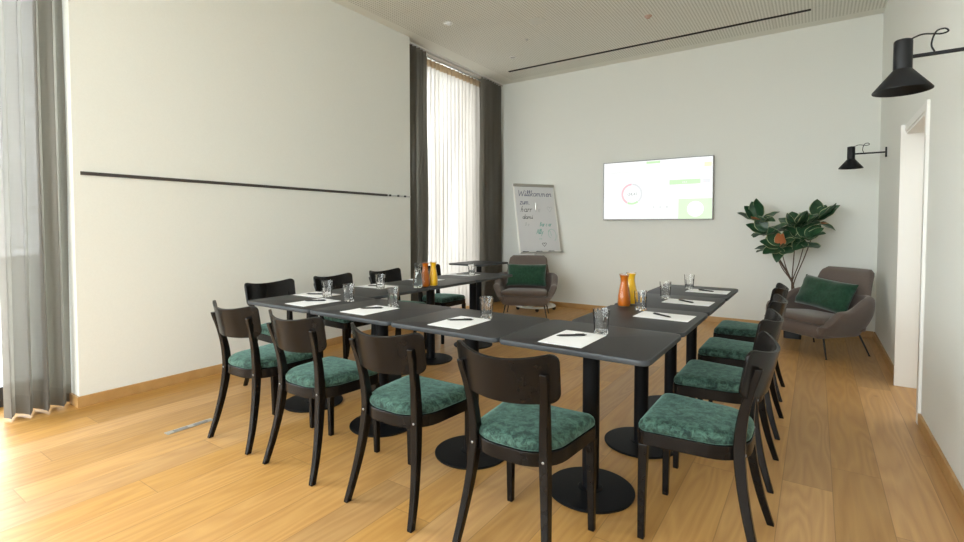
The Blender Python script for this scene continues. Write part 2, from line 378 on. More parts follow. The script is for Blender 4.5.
# recessed ceiling fittings
def downlight(x, y, r, label):
    t = empty('ceiling_downlight', (x, y, HC)); tag(t, label, 'ceiling light', 'small round recessed ceiling fittings')
    bm = bmesh.new(); lathe(bm, [(r * .72, -.003), (r * .76, -.009), (r * .97, -.009), (r, -.004), (r, 0)], 28); build('trim_ring', bm, m_plasticw, t)
    bm = bmesh.new(); lathe(bm, [(.0005, -.002), (r * .73, -.0035)], 28, cap0=True); build('lens', bm, m_alu, t)
downlight(-3.6, 4.6, .055, 'small round white downlight in the ceiling, nearest the left wall corner')
downlight(-3.56, 6.02, .05, 'small round white downlight in the ceiling just before the black slot end')
t = empty('ceiling_speaker', (-2.71, 5.13, HC)); tag(t, 'larger flush round pale loudspeaker grille in the middle of the ceiling', 'speaker')
bm = bmesh.new(); lathe(bm, [(.001, -.008), (.08, -.0075), (.098, -.005), (.1, 0)], 36, cap0=True)
build('speaker_grille', bm, mat('pale_grille', (.66, .67, .62), .6), t)
t = empty('smoke_detector', (-1.61, 5.71, HC)); tag(t, 'tiny reddish sensor head on the ceiling right of the loudspeaker', 'sensor')
bm = bmesh.new(); lathe(bm, [(.001, -.03), (.02, -.028), (.026, -.012), (.04, -.008), (.042, 0)], 20, cap0=True)
build('sensor_body', bm, mat('pinkish_plastic', (.48, .33, .27), .5), t)
t = empty('ceiling_hook_plate', (-3.08, 5.55, HC))
tag(t, 'tiny round metal sprinkler dot on the ceiling left of the black slot', 'sprinkler')
bm = bmesh.new(); lathe(bm, [(.001, -.02), (.008, -.018), (.01, -.006), (.02, -.004), (.022, 0)], 16, cap0=True); build('sprinkler_cap', bm, m_alu, t)
t.name = 'sprinkler_head'

# picture rail
t = empty('picture_rail', (LX, 2.97, 1.642)); tag(t, 'thin dark horizontal picture rail running along the white left wall', 'rail')
BX('rail_bar', 0, .012, -1.69, 1.28, -.012, .012, m_rail, t, .001)
BX('rail_strip', 0, .010, 1.28, 1.69, -.008, .008, m_alu, t, .001)['label'] = 'silver end strip'
for y in (1.32, 1.46, 1.58): BX('rail_clip', .0102, .022, y - .012, y + .012, -.011, .011, m_plasticb, t, .001)

# floor outlet
t = empty('floor_outlet', (-3.265, 1.51, 0)); tag(t, 'slim aluminium floor vent strip set in the oak boards by the left chair', 'floor vent')
bm = bmesh.new(); box(bm, -.025, .025, -.14, .14, .0, .003); build('frame', bm, m_alu, t, False)
for y in (-.055, .065): BX('grille', -.015, .015, y - .042, y + .042, .0032, .0045, mat('vent_grey', (.25, .25, .25), .5), t)

# ------------------------------------------------------------------ curtains
def wavy(name, y0, y1, x, amp, n, z0, z1, m, seed=0, thick=.003, gather=None, parent=None, seg=14, rows=10, jit=.3):
    bm = bmesh.new(); rr = random.Random(seed); W = n * seg
    ph = [rr.uniform(-jit, jit) for _ in range(n + 1)]; am = [rr.uniform(.7, 1.15) for _ in range(n + 1)]
    rings = []
    for k in range(rows + 1):
        t_ = k / rows; z = z0 + (z1 - z0) * t_; row = []
        for i in range(W + 1):
            q = i / seg; j = min(int(q), n - 1); f = q - j
            a = am[j] * (1 - f) + am[j + 1] * f; p = ph[j] * (1 - f) + ph[j + 1] * f
            flare = 1 + .18 * (1 - z / 3.6) + .1 * math.sin(z * 1.7 + j)
            yy = y0 + (y1 - y0) * i / W + math.sin(q * 4 * PI) * .10 * (y1 - y0) / n
            xx = x + amp * a * flare * math.sin(q * 2 * PI + p + .25 * math.sin(z * 1.1 + seed + j * .7)) + .008 * math.sin(z * 2.3 + i * .4)
            row.append((xx, yy, z))
        rings.append(row)
    loft(bm, rings, False, False, False)
    o = build(name, bm, m, parent, True, sharp=80)
    if thick:
        s = o.modifiers.new('solid', 'SOLIDIFY'); s.thickness = thick; s.offset = 0
    return o
def curtain(label, y0, y1, x, amp, n, seed, heading=False):
    t = empty('curtain', (0, 0, 0)); tag(t, label, 'curtain')
    wavy('fabric', y0, y1, x, amp, n, .14, HC - .10, m_curtain, seed, 0, parent=t)
    wavy('hem', y0, y1, x, amp, n, .015, .14, m_hem, seed, 0, parent=t, rows=2)
    wavy('heading', y0, y1, x, amp * .75, n, HC - .10, HC - .035, m_curtain, seed, 0, parent=t, rows=2)
    return t
curtain('translucent grey curtain bunched at the left edge in front of the near window', .875, 1.232, -4.37, .072, 4, 3)
curtain('dark grey curtain hanging left of the white sheer at the far window', 4.70, 5.14, -4.38, .05, 6, 5)
curtain('dark grey curtain hanging right of the sheer in the back corner', 6.44, 7.06, -4.40, .055, 8, 9)
t = empty('sheer_curtain', (0, 0, 0)); tag(t, 'white translucent sheer curtain between the two dark curtains at the far window', 'curtain')
wavy('fabric', 5.06, 6.62, -4.52, .03, 17, .02, HC - .14, m_sheer, 11, 0, parent=t)
wavy('heading', 5.06, 6.62, -4.52, .03, 17, HC - .14, HC - .04, m_heading, 11, 0, parent=t, rows=2)
for (y0, y1, lb) in ((4.68, 7.08, 'white curtain track on the ceiling above the far sheer curtain'), (-1.75, 1.22, 'white curtain track on the ceiling above the near left curtain')):
    t = empty('curtain_track', (-4.42, (y0 + y1) / 2, HC)); tag(t, lb, 'curtain rail')
    h_ = (y1 - y0) / 2
    bm = bmesh.new(); box(bm, -.11, .06, -h_, h_, -.014, 0); build('track_profile', bm, m_plasticw, t, False)
    bm = bmesh.new(); box(bm, -.10, -.085, -h_, h_, -.03, -.014); box(bm, .02, .035, -h_, h_, -.03, -.014); build('glider_channel', bm, m_alu, t, False)

# ------------------------------------------------------------------ wall lamps
def wall_lamp(y, label, hx=-.272):
    t = empty('wall_lamp', (RX, y, 2.02)); tag(t, label, 'wall lamp', 'black cone wall lamps on the right wall')
    bm = bmesh.new(); box(bm, -.014, 0, -.02, .02, -.05, .05); build('wall_plate', bm, m_lamp, t, False, .003)
    bm = bmesh.new(); tube(bm, [(-.012, 0, 0), (hx + .032, 0, 0)], .0085, 12); build('arm', bm, m_lamp, t)
    bm = bmesh.new(); lathe(bm, [(.002, .078), (.029, .078), (.033, .074), (.034, .068), (.034, -.055)], 36, hx, 0, cap0=True); build('lamp_socket', bm, m_lamp, t)
    bm = bmesh.new(); lathe(bm, [(.034, -.052), (.042, -.062), (.107, -.143), (.107, -.147), (.103, -.145), (.045, -.066), (.034, -.058), (.001, -.056)], 48, hx, 0, cap1=True); build('lamp_shade', bm, m_lamp, t, sharp=50)
    bm = bmesh.new(); lathe(bm, [(.001, -.105), (.016, -.10), (.022, -.085), (.018, -.068), (.013, -.057)], 20, hx, 0, cap0=True); build('bulb', bm, mat('frosted_bulb', (.5, .5, .48), .3), t)
    pts = [(hx + .022, 0, .076), (hx + .06, 0, .090), (hx + .095, .0, .086), (hx + .125, 0, .080), (hx + .148, .006, .088), (hx + .140, .014, .104), (hx + .115, .01, .100), (hx + .100, -.002, .074), (hx + .094, -.003, .036), (hx + .105, 0, .008)]
    bm = bmesh.new(); tube(bm, catmull(pts, 8), .0035, 8); build('power_cord', bm, m_lamp, t)
    return t
wall_lamp(2.89, 'large-looking black cone wall lamp cut by the top right picture edge')
wall_lamp(6.42, 'small-looking black cone wall lamp in the back right corner above the armchair', -.29)

# ------------------------------------------------------------------ wall screen
t = empty('wall_screen', (-1.865, BY, 1.78)); tag(t, 'wide lit display on the back wall showing a pale chart page', 'screen')
SW, SH = 1.49, .84
bm = bmesh.new(); box(bm, -SW / 2, SW / 2, -.065, -.02, -SH / 2, SH / 2); build('casing', bm, mat('silver_bezel', (.30, .30, .30), .4, .3), t, False, .004)
BX('wall_bracket', -.3, .3, -.02, 0, -.22, .22, m_blackmetal, t)
def emis(name, c, s=1.0):
    m = bpy.data.materials.new(name); m.use_nodes = True; b = m.node_tree.nodes['Principled BSDF']
    b.inputs['Base Color'].default_value = (.02, .02, .02, 1); b.inputs['Emission Color'].default_value = (*c, 1); b.inputs['Emission Strength'].default_value = s; b.inputs['Roughness'].default_value = .3; return m
E = 1.0
m_sw = emis('screen_white', (.96, .97, .97), E); m_sg = emis('screen_green', (.56, .84, .46), E); m_sg2 = emis('screen_light_green', (.66, .88, .55), E)
m_sp = emis('screen_pink', (.92, .55, .60), E); m_sgy = emis('screen_grey', (.76, .77, .78), E); m_sy = emis('screen_yellow', (.93, .85, .55), E); m_st = emis('screen_text', (.87, .87, .86), E); m_sd = emis('screen_dark_text', (.55, .57, .55), E)
bm = bmesh.new(); box(bm, -SW / 2 + .012, SW / 2 - .012, -.0662, -.065, -SH / 2 + .014, SH / 2 - .012); disp = build('display_panel', bm, m_sw, t, False)
def uv(u, v_): return (-SW / 2 + u * SW, SH / 2 - v_ * SH)
def rect(name, u0, v0, u1, v1, m, y=-.0670):
    a = uv(u0, v0); c = uv(u1, v1); return BX(name, a[0], c[0], y, -.0662, c[1], a[1], m, disp)
def ringm(name, u, v_, r0, r1, a0, a1, m, y=-.0670):
    bm = bmesh.new(); c = uv(u, v_); n = 40; A = [];
    for k in range(n + 1):
        a = math.radians(a0 + (a1 - a0) * k / n)
        A.append([(c[0] + r * math.sin(a), y_, c[1] + r * math.cos(a)) for r, y_ in ((r0, -.0662), (r0, y), (r1, y), (r1, -.0662))])
    loft(bm, A); build(name, bm, m, disp, False)
rect('page_tab', .42, .03, .545, .065, m_sg)
rect('header_badge', .925, .10, .985, .165, m_sy)
rect('green_bar', .63, .355, .895, .43, m_sg)
rect('grey_box', .915, .36, .975, .42, m_sgy)
rect('green_tile', .71, .665, .992, .985, m_sg2)
c_ = uv(.855, .83); bm = bmesh.new(); lathe(bm, [(.001, -.0682), (.105, -.0682), (.105, -.0662)], 36, cap0=True)
bmesh.ops.transform(bm, matrix=Matrix(((1, 0, 0, c_[0]), (0, 0, 1, 0), (0, 1, 0, c_[1]), (0, 0, 0, 1))), verts=bm.verts[:]); build('white_disc', bm, m_sw, disp, False)
ringm('chart_ring', .285, .56, .125, .15, 2, 140, m_sgy); ringm('chart_ring', .285, .56, .125, .15, 142, 205, m_sg); ringm('chart_ring', .285, .56, .125, .15, 207, 358, m_sp)
def stext(body, u, v_, size, m, bold=0):
    c = uv(u, v_); text_obj('screen_text', body, size, m, Matrix.Translation((c[0], -.0668, c[1])) @ Matrix.Rotation(PI / 2, 4, 'X'), disp, bold=bold, depth=.0003)
stext('Investitionen Energie A & G', .05, .21, .062, m_st, .0008)
stext('Übersicht nach Jahr', .215, .30, .034, m_st)
stext('-24,41', .235, .585, .062, m_sd, .001)
for k in range(8): stext('...............', .045, .36 + .075 * k, .035, m_st)
for u_0 in (.49, .55, .61): ringm('small_icon', u_0, .79, .006, .012, 0, 359, m_sd)
stext('.................', .47, .85, .032, m_st); stext('..............', .40, .92, .032, m_st); stext('..........', .73, .33, .03, m_st); stext('... ...', .82, .84, .045, m_st); stext('24,4', .74, .41, .035, m_sw)
stext('..', .925, .405, .04, m_sp)

# ------------------------------------------------------------------ tables
def make_table():
    root = empty('bistro_table')
    o = rpoly([(-.3, -.35, .045), (.3, -.35, .045), (.3, .35, .045), (-.3, .35, .045)])
    bm = bmesh.new()
    prof = [(-.006, .7205), (-.0015, .7215), (0, .724), (0, .741), (-.0015, .744), (-.005, .7450)]
    rings = [[(x * (1 + q / .3), y * (1 + q / .35), z) for x, y in o] for q, z in prof]
    loft(bm, rings)
    for f in bm.faces:
        if abs(f.calc_center_median().z - .7450) < .0003 or f.calc_center_median().z < .7207: f.material_index = 0
        else: f.material_index = 1
    build('table_top', bm, [m_laminate, m_edge], root)
    bm = bmesh.new(); box(bm, -.17, .17, -.03, .03, .706, .7205); box(bm, -.03, .03, -.20, .20, .706, .7205); build('top_bracket', bm, m_blackmetal, root, False, .003)
    bm = bmesh.new(); lathe(bm, [(.04, .010), (.04, .706)], 28, cap1=True, cap0=True); build('pole', bm, m_blackmetal, root)
    bm = bmesh.new(); lathe(bm, [(.205, 0), (.207, .003), (.207, .009), (.204, .0115), (.06, .014), (.055, .018), (.041, .020)], 56, cap0=True, cap1=True); build('base_disc', bm, m_blackmetal, root, sharp=25)
    return root
T0 = make_table(); first = [True]
def table(x, y, rz, label, group='black square-cornered tables pushed into a U'):
    o = T0 if first[0] else copy_tree(T0); first[0] = False
    o.location = (x, y, 0); o.rotation_euler = (0, 0, rz); tag(o, label, 'table', group); return o
Y0 = 1.925
# +-1 mm gaps between tops
for i, lb in enumerate(['black pedestal table at the near right corner of the U, with a notepad and tumbler', 'black table of the front row, second from the right corner', 'black table of the front row, third from the right corner', 'black pedestal table at the near left corner of the U, nearest the left wall']):
    table(-.527 - .35 - .702 * i, Y0 + .30, PI / 2, lb)
for i, lb in enumerate(['black table of the right arm holding the two juice carafes', 'black table in the middle of the right arm, with one notepad and tumbler', 'black table at the far end of the right arm, nearest the wall screen']):
    table(-.527 - .30, Y0 + .602 + .351 + .702 * i, 0, lb)
for i, lb in enumerate(['black table of the left arm behind the near left corner table', 'black table of the left arm holding water, amber and orange carafes', 'black table at the far end of the left arm, in front of the sheer curtain']):
    table(-2.72 - .30, Y0 + .602 + .351 + .702 * i, 0, lb)
table(-4.03, 5.86, 0, 'black table standing alone by the far window, beside the left armchair', 'lone tables')

# ------------------------------------------------------------------ chairs
def seat_outline(k=0.0):
    return rpoly([(.216 - k, .212 - k, .035), (-.216 + k, .212 - k, .035), (-.185 + k, -.190 + k, .15), (.185 - k, -.190 + k, .15)], 7)
def square_loft(bm, path):
    rings = []
    for (x, y, z, sx, sy) in path:
        rings.append([(x - sx / 2, y - sy / 2, z), (x + sx / 2, y - sy / 2, z), (x + sx / 2, y + sy / 2, z), (x - sx / 2, y + sy / 2, z)])
    loft(bm, rings)
def make_chair():
    root = empty('dining_chair')
    o = seat_outline()
    bm = bmesh.new(); loft(bm, [[(x, y, .392) for x, y in o], [(x, y, .446) for x, y in o]]); build('seat_frame', bm, m_blackwood, root, True, .003)
    bm = bmesh.new(); prof = [(.006, .4462), (.0, .452), (-.001, .464), (.004, .476), (.014, .484), (.034, .490), (.075, .4935), (.14, .495)]
    rings = []
    for k, z in prof:
        ring = []
        for (x, y) in o:
            c = Vector((x, y + .0)); d = c.length; c = c * (1 - (k + .004) / d)
            ring.append((c.x, c.y, z + .0025 * noise.noise(Vector((x * 9, y * 9, z * 30)))))
        rings.append(ring)
    loft(bm, rings, True, True); build('seat', bm, m_velvet, root, sharp=80)
    for s in (-1, 1):
        bm = bmesh.new(); square_loft(bm, [(s * .197, .190, 0, .026, .026), (s * .196, .188, .2, .031, .031), (s * .194, .184, .393, .037, .037)])
        build('leg', bm, m_blackwood, root, False, .003)
    for s in (-1, 1):
        pts = [(s * .197, -.242, 0), (s * .184, -.206, .12), (s * .168, -.176, .26), (s * .157, -.160, .38), (s * .154, -.157, .46), (s * .158, -.166, .56), (s * .168, -.188, .66), (s * .176, -.209, .725), (s * .179, -.218, .757)]
        C = catmull(pts, 4); path = []
        for c in C:
            z = c.z; w = .026 + .010 * min(1, z / .4) - (.008 * max(0, (z - .5) / .27)); d = .028 + .012 * min(1, z / .4) - (.014 * max(0, (z - .5) / .27))
            path.append((c.x, c.y, z, w, d))
        bm = bmesh.new(); square_loft(bm, path); lg = build('leg', bm, m_blackwood, root, True, .004, 2, 50)
        bm = bmesh.new(); lathe(bm, [(.005, .0), (.005, .002), (.003, .0028)], 14, cap1=True, cap0=True)
        bmesh.ops.transform(bm, matrix=Matrix.Translation((s * .1555, -.1775, .420)) @ Matrix.Rotation(PI / 2, 4, 'X'), verts=bm.verts[:]); build('screw', bm, m_screw, lg)
    # bent plywood backrest
    H0, H1, HWD, r = .642, .828, .222, .036; bm = bmesh.new(); rows = []
    nz = 18; nu = 28
    zs = [H0 + (H1 - H0) * .5 * (1 - math.cos(PI * k / nz)) for k in range(nz + 1)]
    for z in zs:
        e_ = min(z - H0, H1 - z)
        W = HWD if e_ >= r else HWD - r + math.sqrt(max(0, r * r - (r - e_) ** 2))
        W *= 1 - .03 * (H1 - z) / (H1 - H0)
        row = []; fz = (z - H0) / (H1 - H0)
        for i in range(nu + 1):
            x = W * (-1 + 2 * i / nu); y = -.253 + x * x / (2 * .31) - (z - .757) * .20
            row.append((x, y, z + .006 - (.014 + .020 * fz) * (1 - (x / HWD) ** 2)))
        rows.append(row)
    loft(bm, rows, False, False, False); bk = build('backrest', bm, m_blackwood, root, sharp=80)
    s_ = bk.modifiers.new('solid', 'SOLIDIFY'); s_.thickness = .013; s_.offset = 0
    b_ = bk.modifiers.new('bevel', 'BEVEL'); b_.width = .004; b_.segments = 2; b_.limit_method = 'ANGLE'; b_.angle_limit = math.radians(57)
    return root
C0 = make_chair(); firstc = [True]
def chair(x, y, rz, label):
    o = C0 if firstc[0] else copy_tree(C0); firstc[0] = False
    o.location = (x, y, 0); o.rotation_euler = (0, 0, rz); return tag(o, label, 'chair', 'dark wooden chairs with green velvet seats around the tables')
CY = 1.738
chair(-.95, CY + .0, math.radians(0), 'dark bentwood chair with green velvet seat, largest of the front row, nearest the camera')
chair(-1.57, CY, 0, 'dark chair with green velvet seat in the front row, next left of the largest one')
chair(-2.22, CY, 0, 'dark chair with green velvet seat in the front row, second from the left wall')
chair(-2.80, CY + .005, math.radians(1), 'dark chair with green velvet seat at the left end of the front row')
RXC = -.372
for y, dx, a, lb in ((2.19, -.005, 0, 'black chair with green velvet seat seen side-on, nearest of the right row'), (2.88, -.025, 0, 'black chair with green seat in the right row, second from the camera'), (3.58, -.035, 0, 'black chair with green seat in the right row, third from the camera'), (4.33, -.06, 0, 'black chair with green seat in the right row, farthest from the camera')):
    chair(RXC + dx, y, PI / 2 + math.radians(a), lb)
for y, a, lb in ((2.35, 0, 'black chair on the wall side of the left arm, closest to the near left corner'), (2.99, 1, 'black chair on the wall side of the left arm, second along the left wall'), (3.65, 0, 'black chair on the wall side of the left arm, left of the water carafe'), (4.32, 0, 'black chair partly hidden behind the orange carafe, by the far dark curtain')):
    chair(-3.50, y, -PI / 2 + math.radians(a), lb)

# ------------------------------------------------------------------ things on the tables
TZ = .7451
def make_pad():
    root = empty('notepad')
    bm = bmesh.new(); box(bm, -.105, .105, -.151, .151, 0, .0022); build('paper_stack', bm, m_paper, root, False)
    return root
def make_pen():
    root = empty('ballpoint_pen')
    bm = bmesh.new(); tube(bm, [(-.070, 0, .0055), (-.064, 0, .0055), (-.052, 0, .0055), (.062, 0, .0055), (.070, 0, .0055)], [.0008, .0025, .005, .0055, .004], 12); build('barrel', bm, m_pen, root)
    bm = bmesh.new(); box(bm, .022, .064, -.0016, .0016, .0108, .0125); box(bm, .058, .064, -.0016, .0016, .008, .0112); build('clip', bm, m_pencl, root, False)
    bm = bmesh.new(); tube(bm, [(.069, 0, .0055), (.077, 0, .0055)], .0024, 8); build('push_button', bm, m_pencl, root)
    return root
def make_glass():
    root = empty('water_glass')
    bm = bmesh.new()
    outer = [(.030, 0), (.0335, .002), (.0345, .012), (.0355, .04), (.0375, .070), (.0385, .078), (.0405, .117), (.041, .121)]
    inner = [(.0395, .121), (.0388, .117), (.0365, .078), (.0350, .070), (.0325, .04), (.030, .016), (.0005, .013)]
    fl = lambda z: .07 if .004 < z < .08 else 0.0
    rings = []; seg = 48
    for q, (r_, z) in enumerate(outer + inner):
        ring = []
        for k in range(seg):
            a = 2 * PI * k / seg; f = fl(z) if q < len(outer) else 0
            rr_ = r_ * (1 - f * (.5 + .5 * math.cos(a * 9))); ring.append((rr_ * math.cos(a), rr_ * math.sin(a), z))
        rings.append(ring)
    loft(bm, rings, True, True); build('tumbler', bm, m_glass, root, sharp=60)
    return root
def carafe(x, y, mliquid, label, level=.20):
    root = empty('carafe', (x, y, TZ)); tag(root, label, 'carafe')
    outer = [(.034, 0), (.039, .002), (.0415, .01), (.042, .03), (.0395, .07), (.033, .115), (.0262, .150), (.0242, .168), (.0255, .185), (.031, .202), (.0325, .208)]
    bm = bmesh.new(); lathe(bm, outer, 36, cap0=True); build('glass_body', bm, m_thin, root, sharp=60)
    pr = [(r - .0018, max(z, .0035 + .001 * i)) for i, (r, z) in enumerate(outer) if z < level]; pr.append((pr[-1][0] + .001, level))
    bm = bmesh.new(); lathe(bm, pr, 36, cap0=True, cap1=True); build('liquid', bm, mliquid, root, sharp=60)
    bm = bmesh.new(); lathe(bm, [(.0325, .2085), (.0335, .2095), (.0335, .2115), (.0320, .2115), (.0312, .2085)], 30); build('rim_ring', bm, m_glass, root)
    return root
PAD, PEN, GL = make_pad(), make_pen(), make_glass(); fl_ = {}
def put(src, x, y, z, rz, label, cat, group):
    o = src if src.name not in fl_ else copy_tree(src); fl_[src.name] = 1
    o.location = (x, y, z); o.rotation_euler = (0, 0, rz); return tag(o, label, cat, group)
places = [
    (-.93, 2.13, 0, 'near right table', 'by the largest chair'),
    (-1.60, 2.145, 0, 'second front row table', 'by the second chair'),
    (-2.30, 2.145, 0, 'third table of the front row', 'second from the left'),
    (-2.86, 2.145, 0, 'near left corner table', 'nearest the front left chair'),
    (-.72, 2.955, PI / 2, 'right arm beside the juice carafes', 'nearest of three'),
    (-.72, 3.60, PI / 2, 'right arm table in the middle', 'middle of three'),
    (-.71, 4.29, PI / 2, 'far end of the right arm', 'farthest of three'),
    (-3.16, 2.40, -PI / 2, 'left arm by the nearest chair', 'nearest of four'),
    (-3.16, 3.03, -PI / 2, 'left arm by the second chair', 'second of four'),
    (-3.16, 3.68, -PI / 2, 'left arm behind the carafes', 'third of four'),
    (-3.16, 4.30, -PI / 2, 'far end of the left arm', 'farthest of four')]
for i, (x, y, rz, where, which) in enumerate(places):
    side = 'front row' if i < 4 else ('right arm' if i < 7 else 'left arm')
    put(PAD, x, y, TZ, rz + math.radians(rnd.uniform(-1.5, 1.5)), 'white notepad on the %s, %s' % (where, which), 'notepad', 'white notepads on the %s' % side)
    px, py, pa = (x - .025, y + .03, math.radians(42)) if i < 4 else ((x - .01, y - .01, math.radians(148 if i < 7 else 30)))
    put(PEN, px, py, TZ + .0024, pa + math.radians(rnd.uniform(-5, 5)), 'black pen on the pad, %s, %s' % (where, which), 'pen', 'black pens on the notepads')
for (x, y, lb) in [(-.86, 2.305, 'faceted water tumbler on the near right corner table, largest in view'), (-1.55, 2.33, 'faceted tumbler beside the second notepad of the front row'),
                   (-2.29, 2.335, 'faceted tumbler beside the third notepad of the front row'), (-2.70, 2.32, 'faceted tumbler on the seam of the two leftmost front row tables'),
                   (-3.0, 2.37, 'faceted tumbler on the near left corner table by two notepads'), (-3.01, 2.92, 'faceted tumbler on the left arm before the water carafe'),
                   (-3.0, 4.23, 'faceted tumbler at the far end of the left arm'), (-.90, 3.10, 'faceted tumbler on the right arm next to the juice carafes'),
                   (-.90, 3.71, 'faceted tumbler on the middle table of the right arm'), (-.87, 4.38, 'faceted tumbler at the far end of the right arm'),
                   (-3.0, 3.56, 'faceted tumbler standing behind the amber and orange carafes')]:
    put(GL, x, y, TZ, rnd.uniform(0, .6), lb, 'drinking glass', 'faceted water tumblers on the tables')
carafe(-2.80, 3.15, m_water, 'clear water carafe, leftmost of the three on the left arm', .165)
carafe(-2.80, 3.25, m_amber, 'amber juice carafe between the water and orange ones on the left arm', .205)
carafe(-2.79, 3.345, m_orange, 'orange juice carafe, right of the amber one on the left arm', .205)
carafe(-1.035, 3.19, m_amber, 'amber juice carafe in front of the orange one on the right arm', .205)
carafe(-1.03, 3.32, m_orange, 'orange juice carafe behind the amber one on the right arm', .205)

# ------------------------------------------------------------------ armchairs
def make_armchair():
    root = empty('armchair')
    def smooth(a, b, x): x = max(0, min(1, (x - a) / (b - a))); return x * x * (3 - 2 * x)
    nu, nt_ = 56, 12
    def pt(u, t_, off):
        # u -1..1 from left arm front round the back to right arm front
        a = abs(u); s = 1 if u >= 0 else -1; W = .385; yb = .28; yf = -.33
        if a > .46:
            k = (a - .46) / .54; x = W; y = .08 + (yf - .08) * k; nx, ny = 1.0, 0.0
        else:
            th = a / .46 * PI / 2; x = W * math.sin(th) ** .72; y = .08 + (yb - .08) * math.cos(th) ** .72; nx = math.sin(th); ny = math.cos(th)
        zt = .470 + .13 * (1 - smooth(.36, .74, a)) - .15 * smooth(.80, 1, a) ** 1.5
        zb = .20 + .03 * smooth(.7, 1, a)
        z = zb + (zt - zb) * t_; h = max(0, min(1, (z - .2) / .42))
        q = math.sin(h * PI / 2)
        x *= .70 + .30 * q; y = y * (.86 + .14 * q)
        x += .035 * nx * math.sin(PI * min(1, h)) - .012 * nx * smooth(.85, 1, a)
        return Vector((s * (x - off * nx), y - off * ny, z))
    th = .075; rings = []
    for i in range(nu + 1):
        u = -1 + 2 * i / nu
        ring = [pt(u, k / nt_ * .93, 0) for k in range(nt_ + 1)]
        ring += [pt(u, .97, th * .12), pt(u, 1.0, th * .32), pt(u, 1.01, th * .5), pt(u, 1.0, th * .68), pt(u, .97, th * .88)]
        ring += [pt(u, k / nt_ * .93, th) for k in range(nt_, -1, -1)]
        rings.append(ring)
    # rounded fronts of the arms
    def endcap(ring, dy, k):
        c = sum(ring, Vector()) / len(ring); return [Vector((c.x + (p.x - c.x) * k, p.y + dy, c.z + (p.z - c.z) * (.5 + .5 * k))) for p in ring]
    rings = [endcap(rings[0], -.030, .35), endcap(rings[0], -.024, .7), endcap(rings[0], -.012, .92)] + rings + [endcap(rings[-1], -.012, .92), endcap(rings[-1], -.024, .7), endcap(rings[-1], -.030, .35)]
    bm = bmesh.new(); loft(bm, rings, True, True); build('shell', bm, m_taupe, root, sharp=80)
    # tall slab back
    rings = []
    for k in range(19):
        t_ = k / 18; z = .26 + t_ * .58; hw = .325 - .075 * smooth(.1, 1, t_)
        cap = 1.0
        if t_ > .88: cap = math.sqrt(max(0.02, 1 - ((t_ - .88) / .12) ** 2))
        hw2 = hw - .05 * (1 - cap); hd = .048 * (.35 + .65 * cap); yc = .175 + .20 * t_ ** 1.2
        ring = []
        for j in range(40):
            a = 2 * PI * j / 40; ca, sa = math.cos(a), math.sin(a)
            x = hw2 * math.copysign(abs(ca) ** .35, ca); y = hd * math.copysign(abs(sa) ** .6, sa)
            ring.append((x, yc + y - .05 * (x / hw) ** 2 * (1 - t_ * .3), z))
        rings.append(ring)
    bm = bmesh.new(); loft(bm, rings, True, True); build('backrest', bm, m_taupe, root, sharp=80)
    # seat pan and cushion
    def pad_(name, hw0, hw1, y0, y1, z0, z1, r, m, tilt=0):
        o = rpoly([(-hw0, y0, .05), (hw0, y0, .05), (hw1, y1, .09), (-hw1, y1, .09)], 6); c = (0, (y0 + y1) / 2)
        zz = [(1 - r / .3, z0), (1 - r * .25 / .3, z0 + r * .35), (1, (z0 + z1) / 2), (1 - r * .25 / .3, z1 - r * .35), (1 - r / .3, z1), (.5, z1 + .008)]
        bm = bmesh.new(); loft(bm, [[(x, y, z + tilt * (y0 - y)) for x, y in scale_outline(o, k, *c)] for k, z in zz]); return build(name, bm, m, root, sharp=80)
    pad_('seat_base', .285, .24, -.33, .22, .195, .335, .04, m_taupe, .03)
    pad_('seat_cushion', .290, .26, -.350, .16, .330, .405, .035, m_taupe, .05)
    # legs
    for (x, y) in ((-.27, -.22), (.27, -.22), (.24, .18), (-.24, .18)):
        s = 1 if x > 0 else -1; fx = .275 * s; fy = .265 if y > 0 else -.235; x = s * min(abs(x), .24)
        bm = bmesh.new(); tube(bm, [(x * .75, y * .9, .212), (x * 1.0, y * 1.05, .20), (fx, fy, .004)], [.009, .009, .006], 10); lg = build('leg', bm, m_leg, root)
        bm = bmesh.new(); lathe(bm, [(.009, 0), (.009, .006)], 12, fx, fy, cap0=True, cap1=True); build('glide', bm, m_plasticb, lg)
    return root
def pillow(w, h, t_, label, seed):
    bm = bmesh.new(); n, mrows = 26, 16; R1 = []
    def P(u, v_, side):
        prof = max(0, (1 - u ** 4)) ** .55 * max(0, (1 - v_ ** 4)) ** .55
        pin = 1 - .07 * (1 - abs(u) ** 2) * abs(v_) ** 3
        pin2 = 1 - .05 * (1 - abs(v_) ** 2) * abs(u) ** 3
        nz = .012 * noise.noise(Vector((u * 2.2 + seed, v_ * 2.2, side)))
        return Vector((u * w / 2 * pin2, side * (t_ / 2 * prof + (nz if prof > .2 else 0)), v_ * h / 2 * pin))
    for side in (-1, 1):
        g_ = [[bm.verts.new(P(-1 + 2 * i / n, -1 + 2 * j / mrows, side)) for i in range(n + 1)] for j in range(mrows + 1)]
        for j in range(mrows):
            for i in range(n): bm.faces.new((g_[j][i], g_[j][i + 1], g_[j + 1][i + 1], g_[j + 1][i]))
    bmesh.ops.remove_doubles(bm, verts=bm.verts[:], dist=.0015)
    o = build('cushion', bm, m_pillow, None, sharp=80); tag(o, label, 'cushion', 'dark green cushions on the armchairs'); return o
A0 = make_armchair()
def arm(o, x, y, rz, label):
    o.location = (x, y, 0); o.rotation_euler = (0, 0, rz); o.scale = (1.10, 1.05, 1.0); return tag(o, label, 'armchair', 'taupe lounge armchairs')
A1 = copy_tree(A0)
a1 = math.radians(24); a2 = math.radians(-42)
arm(A0, -3.37, 6.08, a1, 'taupe upholstered armchair with green cushion in front of the flip chart')
